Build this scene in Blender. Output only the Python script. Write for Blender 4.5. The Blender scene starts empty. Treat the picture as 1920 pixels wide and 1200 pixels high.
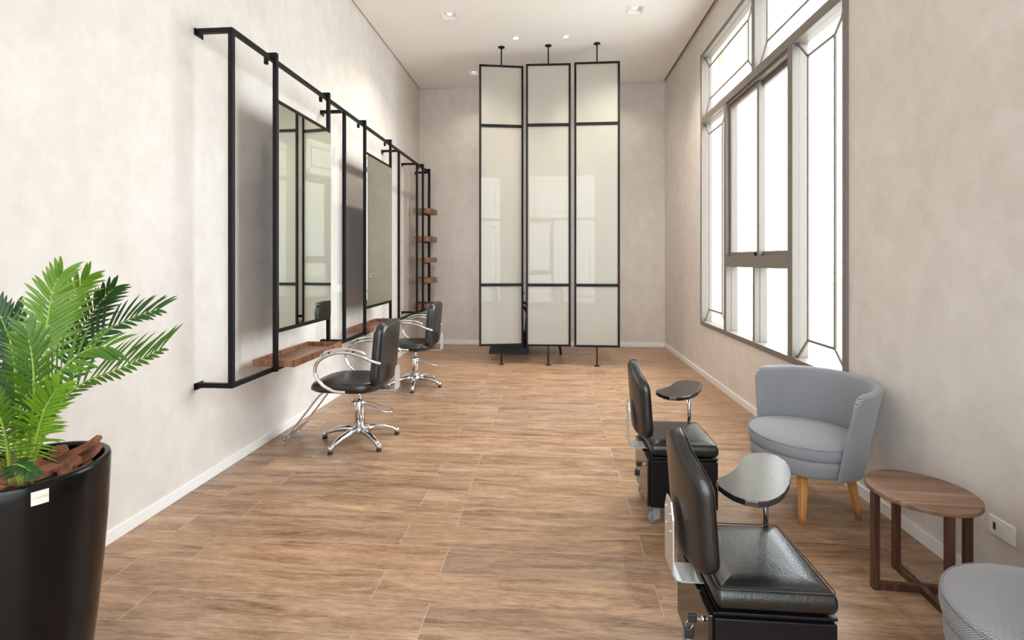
import bpy, bmesh, math, random
from math import sin, cos, pi, radians, atan, atan2, sqrt
from mathutils import Vector, Matrix, Euler

random.seed(7)
scene = bpy.context.scene
COL = scene.collection

# ------------------------------------------------------------------ helpers
def tag(o, label=None, cat=None, group=None, kind=None):
    if label: o['label'] = label
    if cat: o['category'] = cat
    if group: o['group'] = group
    if kind: o['kind'] = kind
    return o

def empty(name, loc=(0, 0, 0), rz=0.0, label=None, cat=None, group=None, kind=None):
    o = bpy.data.objects.new(name, None)
    COL.objects.link(o)
    o.empty_display_size = 0.1
    o.location = loc
    o.rotation_euler = (0, 0, rz)
    return tag(o, label, cat, group, kind)

def copy_tree(o, parent=None):
    c = o.copy()
    COL.objects.link(c)
    if parent: c.parent = parent
    for ch in list(o.children):
        copy_tree(ch, c)
    return c

class MB:
    def __init__(s):
        s.bm = bmesh.new()
    def box(s, x0, x1, y0, y1, z0, z1, bev=0.0, M=None, seg=2):
        r = bmesh.ops.create_cube(s.bm, size=1.0)
        vs = r['verts']
        for v in vs:
            v.co = Vector(((x0 + x1) / 2 + v.co.x * (x1 - x0), (y0 + y1) / 2 + v.co.y * (y1 - y0), (z0 + z1) / 2 + v.co.z * (z1 - z0)))
        if bev > 0:
            es = list({e for v in vs for e in v.link_edges})
            rr = bmesh.ops.bevel(s.bm, geom=es, offset=bev, segments=seg, profile=0.5, affect='EDGES')
            vs = list({v for f in rr['faces'] for v in f.verts} | {v for v in vs if v.is_valid})
        if M is not None:
            for v in vs: v.co = M @ v.co
        return s
    def bar(s, a, b, w, h=None, up=(0, 0, 1), bev=0.0):
        h = h or w
        a = Vector(a); b = Vector(b); d = b - a; L = d.length; z = d / L
        u = Vector(up)
        if abs(z.dot(u)) > .98: u = Vector((0, 1, 0)) if abs(z.y) < .9 else Vector((1, 0, 0))
        x = u.cross(z).normalized(); y = z.cross(x)
        M = Matrix.Translation(a) @ Matrix((x, y, z)).transposed().to_4x4()
        return s.box(-w / 2, w / 2, -h / 2, h / 2, 0, L, bev, M)
    def tube(s, pts, r, n=12, caps=True, flat=None):
        """pts: list of points; r radius or list. flat=(axis vector, factor) squashes the section."""
        P = [Vector(p) for p in pts]
        R = r if isinstance(r, (list, tuple)) else [r] * len(P)
        rings = []
        prev = None
        for i, p in enumerate(P):
            if i == 0: t = P[1] - P[0]
            elif i == len(P) - 1: t = P[-1] - P[-2]
            else: t = (P[i + 1] - P[i]).normalized() + (P[i] - P[i - 1]).normalized()
            t.normalize()
            if prev is None:
                u = Vector((0, 0, 1)) if abs(t.z) < .9 else Vector((1, 0, 0))
                x = u.cross(t).normalized()
            else:
                x = (prev - t * prev.dot(t)).normalized()
            prev = x
            y = t.cross(x)
            ring = []
            for k in range(n):
                a = 2 * pi * k / n
                d = x * cos(a) * R[i] + y * sin(a) * R[i]
                if flat:
                    ax = Vector(flat[0]).normalized()
                    d = d + ax * d.dot(ax) * (flat[1] - 1)
                ring.append(s.bm.verts.new(p + d))
            rings.append(ring)
        for i in range(len(rings) - 1):
            for k in range(n):
                f = s.bm.faces.new((rings[i][k], rings[i][(k + 1) % n], rings[i + 1][(k + 1) % n], rings[i + 1][k]))
                f.smooth = True
        if caps:
            s.bm.faces.new(list(reversed(rings[0])))
            s.bm.faces.new(rings[-1])
        return s
    def lathe(s, prof, n=48, M=None, a0=0.0, a1=2 * pi, smooth=True):
        full = abs(a1 - a0 - 2 * pi) < 1e-6
        m = n if full else n + 1
        rings = []
        for (r, z) in prof:
            if r < 1e-6:
                v = Vector((0, 0, z)); v = M @ v if M is not None else v
                rings.append([s.bm.verts.new(v)])
            else:
                ring = []
                for k in range(m):
                    a = a0 + (a1 - a0) * k / n
                    v = Vector((r * cos(a), r * sin(a), z)); v = M @ v if M is not None else v
                    ring.append(s.bm.verts.new(v))
                rings.append(ring)
        for i in range(len(rings) - 1):
            A, B = rings[i], rings[i + 1]
            for k in range(n):
                k2 = (k + 1) % m
                try:
                    if len(A) == 1: f = s.bm.faces.new((A[0], B[k2], B[k]))
                    elif len(B) == 1: f = s.bm.faces.new((A[k], A[k2], B[0]))
                    else: f = s.bm.faces.new((A[k], A[k2], B[k2], B[k]))
                    f.smooth = smooth
                except ValueError: pass
        return s
    def loops(s, rings, close=True, cap0=True, cap1=True, smooth=True):
        """skin a list of equal-length point rings"""
        V = [[s.bm.verts.new(Vector(p)) for p in ring] for ring in rings]
        n = len(V[0])
        for i in range(len(V) - 1):
            for k in range(n if close else n - 1):
                f = s.bm.faces.new((V[i][k], V[i][(k + 1) % n], V[i + 1][(k + 1) % n], V[i + 1][k]))
                f.smooth = smooth
        if cap0: s.bm.faces.new(list(reversed(V[0]))).smooth = smooth
        if cap1: s.bm.faces.new(V[-1]).smooth = smooth
        return s
    def pad(s, hx, hy, r, th, er, M=None, dome=0.0, deform=None, n=8, z0=0.0):
        """upholstered pad: rounded rectangle outline hx,hy (half sizes), corner r, thickness th, edge radius er"""
        er = min(er, th / 2 * .999)
        lay = [(min(hx, hy) * k, z0) for k in (.93, .6, .3)]
        for k in range(7):
            a = -pi / 2 + k * (pi / 2) / 6
            lay.append((er * (1 - cos(a)), z0 + er + er * sin(a)))
        for k in range(1, 7) if th - 2 * er < 1e-4 else range(7):
            a = k * (pi / 2) / 6
            lay.append((er * (1 - cos(a)), z0 + th - er + er * sin(a)))
        for k in (.2, .45, .7, .93):
            lay.append((max(min(hx, hy) * k, er), z0 + th + dome * (1 - (1 - k) ** 2)))
        rings = []
        for ins, z in lay:
            ring = rrect(hx - ins, hy - ins, max(r - ins, .004), n)
            pts = []
            for (x, y) in ring:
                v = Vector((x, y, z))
                if deform: v = Vector(deform(v))
                pts.append(M @ v if M is not None else v)
            rings.append(pts)
        return s.loops(rings)
    def prism(s, outline, z0, z1, bev=0.0, M=None):
        a = [s.bm.verts.new(Vector((x, y, z0))) for x, y in outline]
        b = [s.bm.verts.new(Vector((x, y, z1))) for x, y in outline]
        n = len(a)
        fs = [s.bm.faces.new(list(reversed(a))), s.bm.faces.new(b)]
        for k in range(n):
            fs.append(s.bm.faces.new((a[k], a[(k + 1) % n], b[(k + 1) % n], b[k])))
        vs = a + b
        if bev > 0:
            es = [e for e in fs[0].edges] + [e for e in fs[1].edges]
            rr = bmesh.ops.bevel(s.bm, geom=es, offset=bev, segments=2, profile=.5, affect='EDGES')
            vs = list({v for f in rr['faces'] for v in f.verts} | {v for v in vs if v.is_valid})
        if M is not None:
            for v in vs: v.co = M @ v.co
        return s
    def holed(s, x0, x1, y0, y1, z0, z1, holes):
        """slab in xy with rectangular holes (xa,xb,ya,yb)"""
        xs = sorted({x0, x1} | {h[0] for h in holes} | {h[1] for h in holes})
        ys = sorted({y0, y1} | {h[2] for h in holes} | {h[3] for h in holes})
        inside = lambda x, y: any(h[0] < x < h[1] and h[2] < y < h[3] for h in holes)
        solid = {}
        for i in range(len(xs) - 1):
            for j in range(len(ys) - 1):
                solid[i, j] = not inside((xs[i] + xs[i + 1]) / 2, (ys[j] + ys[j + 1]) / 2)
        V = {}
        def v(i, j, z):
            if (i, j, z) not in V: V[i, j, z] = s.bm.verts.new((xs[i], ys[j], z))
            return V[i, j, z]
        for (i, j), ok in solid.items():
            if not ok: continue
            s.bm.faces.new((v(i, j, z1), v(i + 1, j, z1), v(i + 1, j + 1, z1), v(i, j + 1, z1)))
            s.bm.faces.new((v(i, j, z0), v(i, j + 1, z0), v(i + 1, j + 1, z0), v(i + 1, j, z0)))
            for di, dj, a, b in ((-1, 0, (i, j + 1), (i, j)), (1, 0, (i + 1, j), (i + 1, j + 1)), (0, -1, (i, j), (i + 1, j)), (0, 1, (i + 1, j + 1), (i, j + 1))):
                if not solid.get((i + di, j + dj), False):
                    s.bm.faces.new((v(*a, z0), v(*b, z0), v(*b, z1), v(*a, z1)))
        return s
    def build(s, name, mat, parent=None, loc=None, rot=None, smooth=None, label=None, M=None, kind=None, uv=None):
        if M is not None:
            bmesh.ops.transform(s.bm, matrix=M, verts=s.bm.verts)
        bmesh.ops.recalc_face_normals(s.bm, faces=s.bm.faces)
        if smooth is not None:
            for f in s.bm.faces: f.smooth = smooth
        if uv == 'fabric':
            L = s.bm.loops.layers.uv.new('UVMap')
            for f in s.bm.faces:
                n = f.normal; c = f.calc_center_median(); ac = atan2(c.y, c.x)
                for lp in f.loops:
                    co = lp.vert.co
                    if abs(n.z) > .75: lp[L].uv = (co.x, co.y)
                    else:
                        a = atan2(co.y, co.x)
                        if a - ac > pi: a -= 2 * pi
                        if a - ac < -pi: a += 2 * pi
                        lp[L].uv = (a * .3, co.z)
        me = bpy.data.meshes.new(name)
        s.bm.to_mesh(me); s.bm.free()
        o = bpy.data.objects.new(name, me)
        COL.objects.link(o)
        if mat: me.materials.append(mat)
        if parent: o.parent = parent
        if loc: o.location = loc
        if rot: o.rotation_euler = rot
        if label: o['label'] = label
        if kind: o['kind'] = kind
        return o

def rrect(hx, hy, r, n=8):
    hx = max(hx, .002); hy = max(hy, .002)
    r = max(min(r, hx * .999, hy * .999), .001)
    pts = []
    for cx, cy, a0 in ((hx - r, hy - r, 0), (-hx + r, hy - r, pi / 2), (-hx + r, -hy + r, pi), (hx - r, -hy + r, 1.5 * pi)):
        for k in range(n + 1):
            a = a0 + (pi / 2) * k / n
            pts.append((cx + r * cos(a), cy + r * sin(a)))
    # subdivide straight runs so that deformers have vertices to bend
    out = []
    m = len(pts)
    for i in range(m):
        a, b = pts[i], pts[(i + 1) % m]
        out.append(a)
        if (i + 1) % (n + 1) == 0:
            for k in range(1, 6):
                out.append((a[0] + (b[0] - a[0]) * k / 6, a[1] + (b[1] - a[1]) * k / 6))
    return out

def smooth_path(pts, sub=6):
    P = [Vector(p) for p in pts]
    out = []
    for i in range(len(P) - 1):
        p0 = P[max(i - 1, 0)]; p1 = P[i]; p2 = P[i + 1]; p3 = P[min(i + 2, len(P) - 1)]
        for k in range(sub):
            t = k / sub
            out.append(.5 * ((2 * p1) + (p2 - p0) * t + (2 * p0 - 5 * p1 + 4 * p2 - p3) * t * t + (3 * p1 - p0 - 3 * p2 + p3) * t ** 3))
    out.append(P[-1])
    return out

# ------------------------------------------------------------------ materials
class NT:
    def __init__(s, name):
        s.m = bpy.data.materials.new(name); s.m.use_nodes = True
        s.t = s.m.node_tree; s.t.nodes.clear()
        s.out = s.t.nodes.new('ShaderNodeOutputMaterial')
    def n(s, typ, **kw):
        nd = s.t.nodes.new(typ)
        for k, v in kw.items():
            if k.startswith('i_'):
                nd.inputs[k[2:].replace('_', ' ')].default_value = v
            else: setattr(nd, k, v)
        return nd
    def l(s, a, b): s.t.links.new(a, b)
    def math(s, op, a, b=None, c=None):
        nd = s.n('ShaderNodeMath', operation=op)
        for i, q in enumerate((a, b, c)):
            if q is None: continue
            if isinstance(q, (int, float)): nd.inputs[i].default_value = q
            else: s.l(q, nd.inputs[i])
        return nd.outputs[0]
    def mix(s, fac, a, b):
        nd = s.n('ShaderNodeMix', data_type='RGBA')
        for i, q in ((0, fac), (6, a), (7, b)):
            if isinstance(q, (int, float)): nd.inputs[i].default_value = q
            elif isinstance(q, tuple): nd.inputs[i].default_value = (*q, 1) if len(q) == 3 else q
            else: s.l(q, nd.inputs[i])
        return nd.outputs[2]
    def surf(s, sh): s.l(sh, s.out.inputs['Surface'])

def princ(name, col, rough=.5, metal=0.0, spec=.5, coat=0.0, noise=0.0, nscale=8.0, bump=0.0, bscale=40.0, trans=0.0, stretch=None):
    k = NT(name)
    b = k.n('ShaderNodeBsdfPrincipled')
    b.inputs['Base Color'].default_value = (*col, 1)
    b.inputs['Roughness'].default_value = rough
    b.inputs['Metallic'].default_value = metal
    b.inputs['Specular IOR Level'].default_value = spec
    b.inputs['Coat Weight'].default_value = coat
    b.inputs['Coat Roughness'].default_value = .08
    tc = k.n('ShaderNodeTexCoord')
    if noise > 0:
        t = k.n('ShaderNodeTexNoise', i_Scale=nscale, i_Detail=6.0, i_Roughness=.6)
        k.l(tc.outputs['Object'], t.inputs['Vector'])
        lo = tuple(c * (1 - noise) for c in col); hi = tuple(min(1, c * (1 + noise)) for c in col)
        r = k.n('ShaderNodeMapRange', i_From_Min=.3, i_From_Max=.7)
        k.l(t.outputs['Fac'], r.inputs['Value'])
        k.l(k.mix(r.outputs[0], lo, hi), b.inputs['Base Color'])
    if bump > 0:
        t = k.n('ShaderNodeTexNoise', i_Scale=bscale, i_Detail=4.0)
        k.l(tc.outputs['Object'], t.inputs['Vector'])
        bp = k.n('ShaderNodeBump', i_Strength=bump, i_Distance=.01)
        k.l(t.outputs['Fac'], bp.inputs['Height'])
        k.l(bp.outputs[0], b.inputs['Normal'])
    k.surf(b.outputs[0])
    return k.m

def plaster(name, c1, c2):
    """burnished cement wall: broad cloudy mottling and faint trowel marks"""
    k = NT(name)
    b = k.n('ShaderNodeBsdfPrincipled', i_Roughness=.62)
    b.inputs['Specular IOR Level'].default_value = .3
    tc = k.n('ShaderNodeTexCoord')
    mp = k.n('ShaderNodeMapping'); mp.inputs['Scale'].default_value = (1, 1, .75)
    k.l(tc.outputs['Object'], mp.inputs['Vector'])
    a = k.n('ShaderNodeTexNoise', i_Scale=1.3, i_Detail=9.0, i_Roughness=.62, i_Distortion=.15)
    c = k.n('ShaderNodeTexNoise', i_Scale=7.0, i_Detail=9.0, i_Roughness=.68, i_Distortion=.3)
    k.l(mp.outputs[0], a.inputs['Vector']); k.l(mp.outputs[0], c.inputs['Vector'])
    f = k.math('MULTIPLY_ADD', c.outputs['Fac'], .55, k.math('MULTIPLY', a.outputs['Fac'], .45))
    r = k.n('ShaderNodeMapRange', i_From_Min=.36, i_From_Max=.64); k.l(f, r.inputs['Value'])
    k.l(k.mix(r.outputs[0], c1, c2), b.inputs['Base Color'])
    bp = k.n('ShaderNodeBump', i_Strength=.06, i_Distance=.01); k.l(c.outputs['Fac'], bp.inputs['Height']); k.l(bp.outputs[0], b.inputs['Normal'])
    k.surf(b.outputs[0])
    return k.m

def plank_floor(name):
    """wood-look porcelain boards 0.1975 x 1.252 m laid across the room, staggered by row"""
    k = NT(name)
    b = k.n('ShaderNodeBsdfPrincipled')
    b.inputs['Specular IOR Level'].default_value = .5
    tc = k.n('ShaderNodeTexCoord')
    sp = k.n('ShaderNodeSeparateXYZ'); k.l(tc.outputs['Object'], sp.inputs[0])
    x, y = sp.outputs[0], sp.outputs[1]
    ry = k.math('DIVIDE', k.math('SUBTRACT', y, 2.011 - 20 * .1975), .1975)
    row = k.math('FLOOR', ry); fy = k.math('SUBTRACT', ry, row)
    par = k.math('MODULO', row, 2.0)
    xo = k.math('MULTIPLY_ADD', par, -.263, k.math('ADD', x, .779 + 1.252 * 8))   # even rows joint at -0.779, odd rows at -0.516
    rx = k.math('DIVIDE', xo, 1.252)
    colm = k.math('FLOOR', rx); fx = k.math('SUBTRACT', rx, colm)
    idv = k.n('ShaderNodeCombineXYZ'); k.l(colm, idv.inputs[0]); k.l(row, idv.inputs[1])
    wn = k.n('ShaderNodeTexWhiteNoise', noise_dimensions='3D'); k.l(idv.outputs[0], wn.inputs['Vector'])
    rnd = wn.outputs['Value']
    # grain coordinates: stretched along the board, shifted per board
    gv = k.n('ShaderNodeCombineXYZ')
    k.l(k.math('MULTIPLY_ADD', rnd, 13.0, k.math('MULTIPLY', x, 2.3)), gv.inputs[0])
    k.l(k.math('MULTIPLY_ADD', rnd, 31.0, k.math('MULTIPLY', y, 17.0)), gv.inputs[1])
    k.l(k.math('MULTIPLY', rnd, 9.0), gv.inputs[2])
    g1 = k.n('ShaderNodeTexNoise', i_Scale=1.0, i_Detail=9.0, i_Roughness=.62, i_Distortion=.7); k.l(gv.outputs[0], g1.inputs['Vector'])
    gv2 = k.n('ShaderNodeVectorMath', operation='MULTIPLY'); k.l(gv.outputs[0], gv2.inputs[0]); gv2.inputs[1].default_value = (6.5, 7.0, 1)
    g2 = k.n('ShaderNodeTexNoise', i_Scale=1.0, i_Detail=8.0, i_Roughness=.78); k.l(gv2.outputs[0], g2.inputs['Vector'])
    f = k.math('MULTIPLY_ADD', g2.outputs['Fac'], .5, k.math('MULTIPLY', g1.outputs['Fac'], .5))
    r = k.n('ShaderNodeMapRange', i_From_Min=.35, i_From_Max=.63); k.l(f, r.inputs['Value'])
    cr = k.n('ShaderNodeValToRGB')
    e = cr.color_ramp.elements
    e[0].position = 0; e[0].color = (*FLOOR_C[0], 1)
    e[1].position = 1; e[1].color = (*FLOOR_C[2], 1)
    q = e.new(.45); q.color = (*FLOOR_C[1], 1)
    k.l(r.outputs[0], cr.inputs[0])
    tint = k.n('ShaderNodeHueSaturation'); k.l(cr.outputs[0], tint.inputs['Color'])
    k.l(k.math('MULTIPLY_ADD', rnd, .22, .89), tint.inputs['Value'])
    k.l(k.math('MULTIPLY_ADD', wn.outputs['Color'], .12, .94), tint.inputs['Saturation'])
    # joints
    def edge(fr, size, w):
        d = k.math('MULTIPLY', k.math('SUBTRACT', .5, k.math('ABSOLUTE', k.math('SUBTRACT', fr, .5))), size)
        return k.math('LESS_THAN', d, w)
    jt = k.math('MAXIMUM', k.math('MULTIPLY', edge(fy, .1975, .0011), .65), edge(fx, 1.252, .0013))
    k.l(k.mix(jt, tint.outputs[0], (.52, .42, .33)), b.inputs['Base Color'])
    k.l(k.math('MULTIPLY_ADD', g2.outputs['Fac'], .20, .22), b.inputs['Roughness'])
    bp = k.n('ShaderNodeBump', i_Strength=.12, i_Distance=.004)
    k.l(k.math('SUBTRACT', f, jt), bp.inputs['Height']); k.l(bp.outputs[0], b.inputs['Normal'])
    k.surf(b.outputs[0])
    return k.m

def wood(name, c1, c2, c3, axis='X', rough=.42, scale=1.0):
    k = NT(name)
    b = k.n('ShaderNodeBsdfPrincipled', i_Roughness=rough)
    tc = k.n('ShaderNodeTexCoord'); mp = k.n('ShaderNodeMapping')
    s = {'X': (1.2, 22, 22), 'Y': (22, 1.2, 22), 'Z': (22, 22, 1.2), 'V': (38, 38, 2)}[axis]
    mp.inputs['Scale'].default_value = tuple(q * scale for q in s)
    k.l(tc.outputs['Object'], mp.inputs['Vector'])
    a = k.n('ShaderNodeTexNoise', i_Scale=1.0, i_Detail=8.0, i_Roughness=.6, i_Distortion=.5)
    k.l(mp.outputs[0], a.inputs['Vector'])
    r = k.n('ShaderNodeMapRange', i_From_Min=.32, i_From_Max=.68); k.l(a.outputs['Fac'], r.inputs['Value'])
    cr = k.n('ShaderNodeValToRGB'); e = cr.color_ramp.elements
    e[0].position = 0; e[0].color = (*c1, 1); e[1].position = 1; e[1].color = (*c3, 1)
    q = e.new(.5); q.color = (*c2, 1)
    k.l(r.outputs[0], cr.inputs[0]); k.l(cr.outputs[0], b.inputs['Base Color'])
    k.surf(b.outputs[0])
    return k.m

def herringbone(name, c1, c2):
    k = NT(name)
    b = k.n('ShaderNodeBsdfPrincipled', i_Roughness=.85)
    b.inputs['Sheen Weight'].default_value = .25
    uv = k.n('ShaderNodeUVMap'); uv.uv_map = 'UVMap'
    sp = k.n('ShaderNodeSeparateXYZ'); k.l(uv.outputs[0], sp.inputs[0])
    tri = k.math('PINGPONG', sp.outputs[0], .0085)
    ph = k.math('DIVIDE', k.math('ADD', sp.outputs[1], k.math('MULTIPLY', tri, 1.1)), .0075)
    st = k.math('SINE', k.math('MULTIPLY', ph, 2 * pi))
    r = k.n('ShaderNodeMapRange', i_From_Min=-.5, i_From_Max=.5); k.l(st, r.inputs['Value'])
    k.l(k.mix(r.outputs[0], c1, c2), b.inputs['Base Color'])
    bp = k.n('ShaderNodeBump', i_Strength=.15, i_Distance=.002); k.l(st, bp.inputs['Height']); k.l(bp.outputs[0], b.inputs['Normal'])
    k.surf(b.outputs[0])
    return k.m

def two_sided_fresnel(k, ior):
    """same reflectance on entering and on leaving a straight-through pane"""
    ge = k.n('ShaderNodeNewGeometry')
    fr = k.n('ShaderNodeFresnel')
    k.l(k.math('MULTIPLY_ADD', ge.outputs['Backfacing'], 1 / ior - ior, ior), fr.inputs['IOR'])
    return fr

def clear_glass(name):
    k = NT(name)
    t = k.n('ShaderNodeBsdfTransparent'); t.inputs[0].default_value = (.97, .985, .975, 1)
    g = k.n('ShaderNodeBsdfGlossy'); g.inputs['Roughness'].default_value = .02
    fr = two_sided_fresnel(k, 1.45)
    m = k.n('ShaderNodeMixShader')
    k.l(fr.outputs[0], m.inputs[0]); k.l(t.outputs[0], m.inputs[1]); k.l(g.outputs[0], m.inputs[2])
    k.surf(m.outputs[0])
    return k.m

def milk_glass(name):
    """off-white laminated glass: glossy skin over a cloudy body that passes soft light"""
    k = NT(name)
    d = k.n('ShaderNodeBsdfDiffuse'); d.inputs[0].default_value = (.655, .63, .57, 1)
    tr = k.n('ShaderNodeBsdfTranslucent'); tr.inputs[0].default_value = (.68, .65, .585, 1)
    rf = k.n('ShaderNodeBsdfRefraction'); rf.inputs[0].default_value = (.86, .86, .80, 1); rf.inputs['Roughness'].default_value = .35; rf.inputs['IOR'].default_value = 1.08
    m1 = k.n('ShaderNodeMixShader'); m1.inputs[0].default_value = .42
    k.l(d.outputs[0], m1.inputs[1]); k.l(tr.outputs[0], m1.inputs[2])
    m2 = k.n('ShaderNodeMixShader'); m2.inputs[0].default_value = .22
    k.l(m1.outputs[0], m2.inputs[1]); k.l(rf.outputs[0], m2.inputs[2])
    g = k.n('ShaderNodeBsdfGlossy'); g.inputs['Roughness'].default_value = .015
    fr = two_sided_fresnel(k, 1.38)
    m3 = k.n('ShaderNodeMixShader')
    k.l(fr.outputs[0], m3.inputs[0]); k.l(m2.outputs[0], m3.inputs[1]); k.l(g.outputs[0], m3.inputs[2])
    k.surf(m3.outputs[0])
    return k.m

def leaf_mat(name, c1, c2):
    k = NT(name)
    tc = k.n('ShaderNodeTexCoord')
    t = k.n('ShaderNodeTexNoise', i_Scale=9.0, i_Detail=3.0); k.l(tc.outputs['Object'], t.inputs['Vector'])
    r = k.n('ShaderNodeMapRange', i_From_Min=.3, i_From_Max=.7); k.l(t.outputs['Fac'], r.inputs['Value'])
    c = k.mix(r.outputs[0], c1, c2)
    b = k.n('ShaderNodeBsdfPrincipled', i_Roughness=.42); k.l(c, b.inputs['Base Color'])
    tr = k.n('ShaderNodeBsdfTranslucent'); k.l(c, tr.inputs[0])
    m = k.n('ShaderNodeMixShader'); m.inputs[0].default_value = .35
    k.l(b.outputs[0], m.inputs[1]); k.l(tr.outputs[0], m.inputs[2])
    k.surf(m.outputs[0])
    return k.m

def emit(name, col, st):
    k = NT(name)
    e = k.n('ShaderNodeEmission'); e.inputs[0].default_value = (*col, 1); e.inputs[1].default_value = st
    k.surf(e.outputs[0])
    return k.m

FLOOR_C = ((.095, .048, .028), (.30, .176, .102), (.51, .335, .212))
M = dict(
    wall=plaster('burnished_cement', (.63, .58, .535), (.75, .705, .665)),
    ceil=princ('ceiling_paint', (.90, .875, .85), .8, spec=.2, noise=.01, nscale=2),
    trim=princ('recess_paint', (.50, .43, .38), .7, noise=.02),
    white=princ('white_baseboard', (.84, .83, .82), .45, noise=.01),
    floor=plank_floor('wood_look_tile'),
    steel=princ('black_steel', (.006, .0055, .006), .48, spec=.2, bump=.02, bscale=300),
    alu=princ('taupe_aluminium', (.185, .160, .138), .42, metal=.0, noise=.03, nscale=30),
    lead=princ('lead_strip', (.21, .185, .155), .5, noise=.05, nscale=40),
    glass=clear_glass('window_glass'),
    milk=milk_glass('milk_glass'),
    mirror=princ('mirror_silver', (.80, .835, .77), .0, metal=1.0),
    walnut=wood('walnut', (.085, .034, .018), (.215, .095, .048), (.33, .165, .090), 'Y'),
    walnutv=wood('walnut_end', (.10, .042, .022), (.235, .105, .054), (.36, .18, .10), 'V'),
    walnutx=wood('walnut_top', (.062, .028, .016), (.215, .115, .070), (.36, .225, .152), 'X', .38, .62),
    walnutz=wood('dark_walnut_leg', (.024, .009, .005), (.070, .027, .015), (.135, .058, .033), 'Z'),
    beech=wood('honey_beech', (.42, .175, .05), (.55, .245, .075), (.64, .31, .11), 'Z', .4),
    leather=princ('black_leatherette', (.006, .0055, .006), .30, spec=.75, bump=.12, bscale=140),
    laminate=princ('black_laminate', (.005, .0045, .0055), .33, spec=.3, bump=.03, bscale=200),
    gloss=princ('black_gloss_laminate', (.006, .0055, .006), .14, spec=.8, noise=.05),
    traytop=princ('black_tray_laminate', (.010, .0095, .010), .20, spec=1.0, bump=.02, bscale=250),
    chrome=princ('chrome', (.78, .78, .79), .12, metal=1.0, noise=.02),
    satin=princ('silver_satin_metal', (.66, .66, .67), .36, metal=.7, noise=.02),
    rubber=princ('black_rubber', (.012, .012, .013), .6, noise=.1),
    greywheel=princ('blue_grey_wheel', (.17, .21, .25), .35, noise=.05),
    fabric=herringbone('herringbone_fabric', (.105, .112, .132), (.405, .412, .44)),
    piping=princ('grey_piping', (.22, .235, .26), .8, noise=.1, nscale=60),
    pot=princ('black_lacquer', (.0035, .003, .0033), .22, spec=.28, coat=.0, noise=.1, nscale=3),
    soil=princ('dark_soil', (.03, .018, .012), .9, noise=.4, nscale=40, bump=.5, bscale=60),
    bark=princ('pine_bark', (.175, .062, .030), .85, noise=.65, nscale=22, bump=.6, bscale=45),
    paper=princ('cream_tag', (.74, .71, .64), .5, noise=.03),
    ink=princ('grey_print', (.30, .29, .28), .6, noise=.02),
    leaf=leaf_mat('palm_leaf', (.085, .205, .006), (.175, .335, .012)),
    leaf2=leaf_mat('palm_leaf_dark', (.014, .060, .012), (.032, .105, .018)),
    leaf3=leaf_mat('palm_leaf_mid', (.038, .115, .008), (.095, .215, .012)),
    stem=princ('palm_stem', (.22, .33, .04), .5, noise=.2, nscale=20),
    sheath=princ('orange_leaf_base', (.55, .19, .03), .55, noise=.2, nscale=20),
    plastic=princ('white_plastic', (.82, .82, .80), .35, noise=.01),
    dark=princ('dark_socket', (.03, .03, .03), .5, noise=.02),
    lamp=emit('lamp_lit', (1, .90, .76), 14.0),
    lampsq=emit('downlight_lens', (1, .95, .88), .55),
    paving=princ('pale_paving', (.62, .60, .56), .8, noise=.06, nscale=1.5),
    render=princ('cream_render', (.62, .56, .47), .8, noise=.03, nscale=2),
    shrub=leaf_mat('overexposed_shrub_leaf', (.30, .42, .16), (.48, .52, .26)),  # greens lightened in the colour to imitate overexposed daylight
    basin=princ('dark_ceramic', (.02, .02, .022), .15, noise=.05),
)

# ------------------------------------------------------------------ room dimensions
XL, XR, YB, YF, ZC = -2.295, 1.944, 8.22, -1.45, 4.49

# floor, walls, ceiling -----------------------------------------------------
tag(MB().box(XL - .2, XR + .21, YF - .2, YB + .2, -.12, 0).build('floor', M['floor']), kind='structure')
tag(MB().box(XL - .2, XL, YF - .2, YB + .2, 0, 4.80).build('wall_left', M['wall']), kind='structure')
tag(MB().box(XL, XR, YB, YB + .2, 0, 4.80).build('wall_back', M['wall']), kind='structure')
# right wall with the big window opening (slab built flat, then stood up)
WY0, WY1, WZ0, WZ1 = 3.262, 6.285, .648, 4.105
Mr = Matrix(((0, 0, 1, 0), (1, 0, 0, 0), (0, 1, 0, 0), (0, 0, 0, 1)))     # (a,b,c)->(c,a,b)
tag(MB().holed(YF - .2, YB + .2, 0, 4.80, XR, XR + .21, [(WY0, WY1, WZ0, WZ1)]).build('wall_right', M['wall'], M=Mr), kind='structure')
# front wall behind the viewer, with the glazed entrance front
FX0, FX1, FZ0, FZ1 = -1.75, 1.55, .10, 4.15
Mf = Matrix(((1, 0, 0, 0), (0, 0, 1, 0), (0, 1, 0, 0), (0, 0, 0, 1)))
tag(MB().holed(XL, XR, 0, 4.80, YF - .2, YF, [(FX0, FX1, FZ0, FZ1)]).build('wall_front', M['wall'], M=Mf), kind='structure')
# ceiling panel with a shadow gap all round and recesses for the square downlights
SQ = [(-1.234, 5.78, .088), (1.026, 5.82, .088), (-1.225, 7.58, .075), (1.015, 7.60, .075)]  # the last one is unseen, added for fill light at the back
RD = [(-.462, 6.43, .036), (.215, 6.44, .036)]
holes = [(x - h, x + h, y - h, y + h) for x, y, h in SQ + RD]
tag(MB().holed(XL + .018, XR - .04, YF + .01, YB - .012, ZC, ZC + .07, holes)
    .box(XL, XR, YF, YB, 4.66, 4.80).build('ceiling', M['ceil']), kind='structure')
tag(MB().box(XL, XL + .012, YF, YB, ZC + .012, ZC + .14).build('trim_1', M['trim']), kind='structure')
tag(MB().box(XR - .014, XR, YF, YB - .28, ZC - .018, ZC + .15).build('trim_2', M['trim']), kind='structure')
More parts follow.
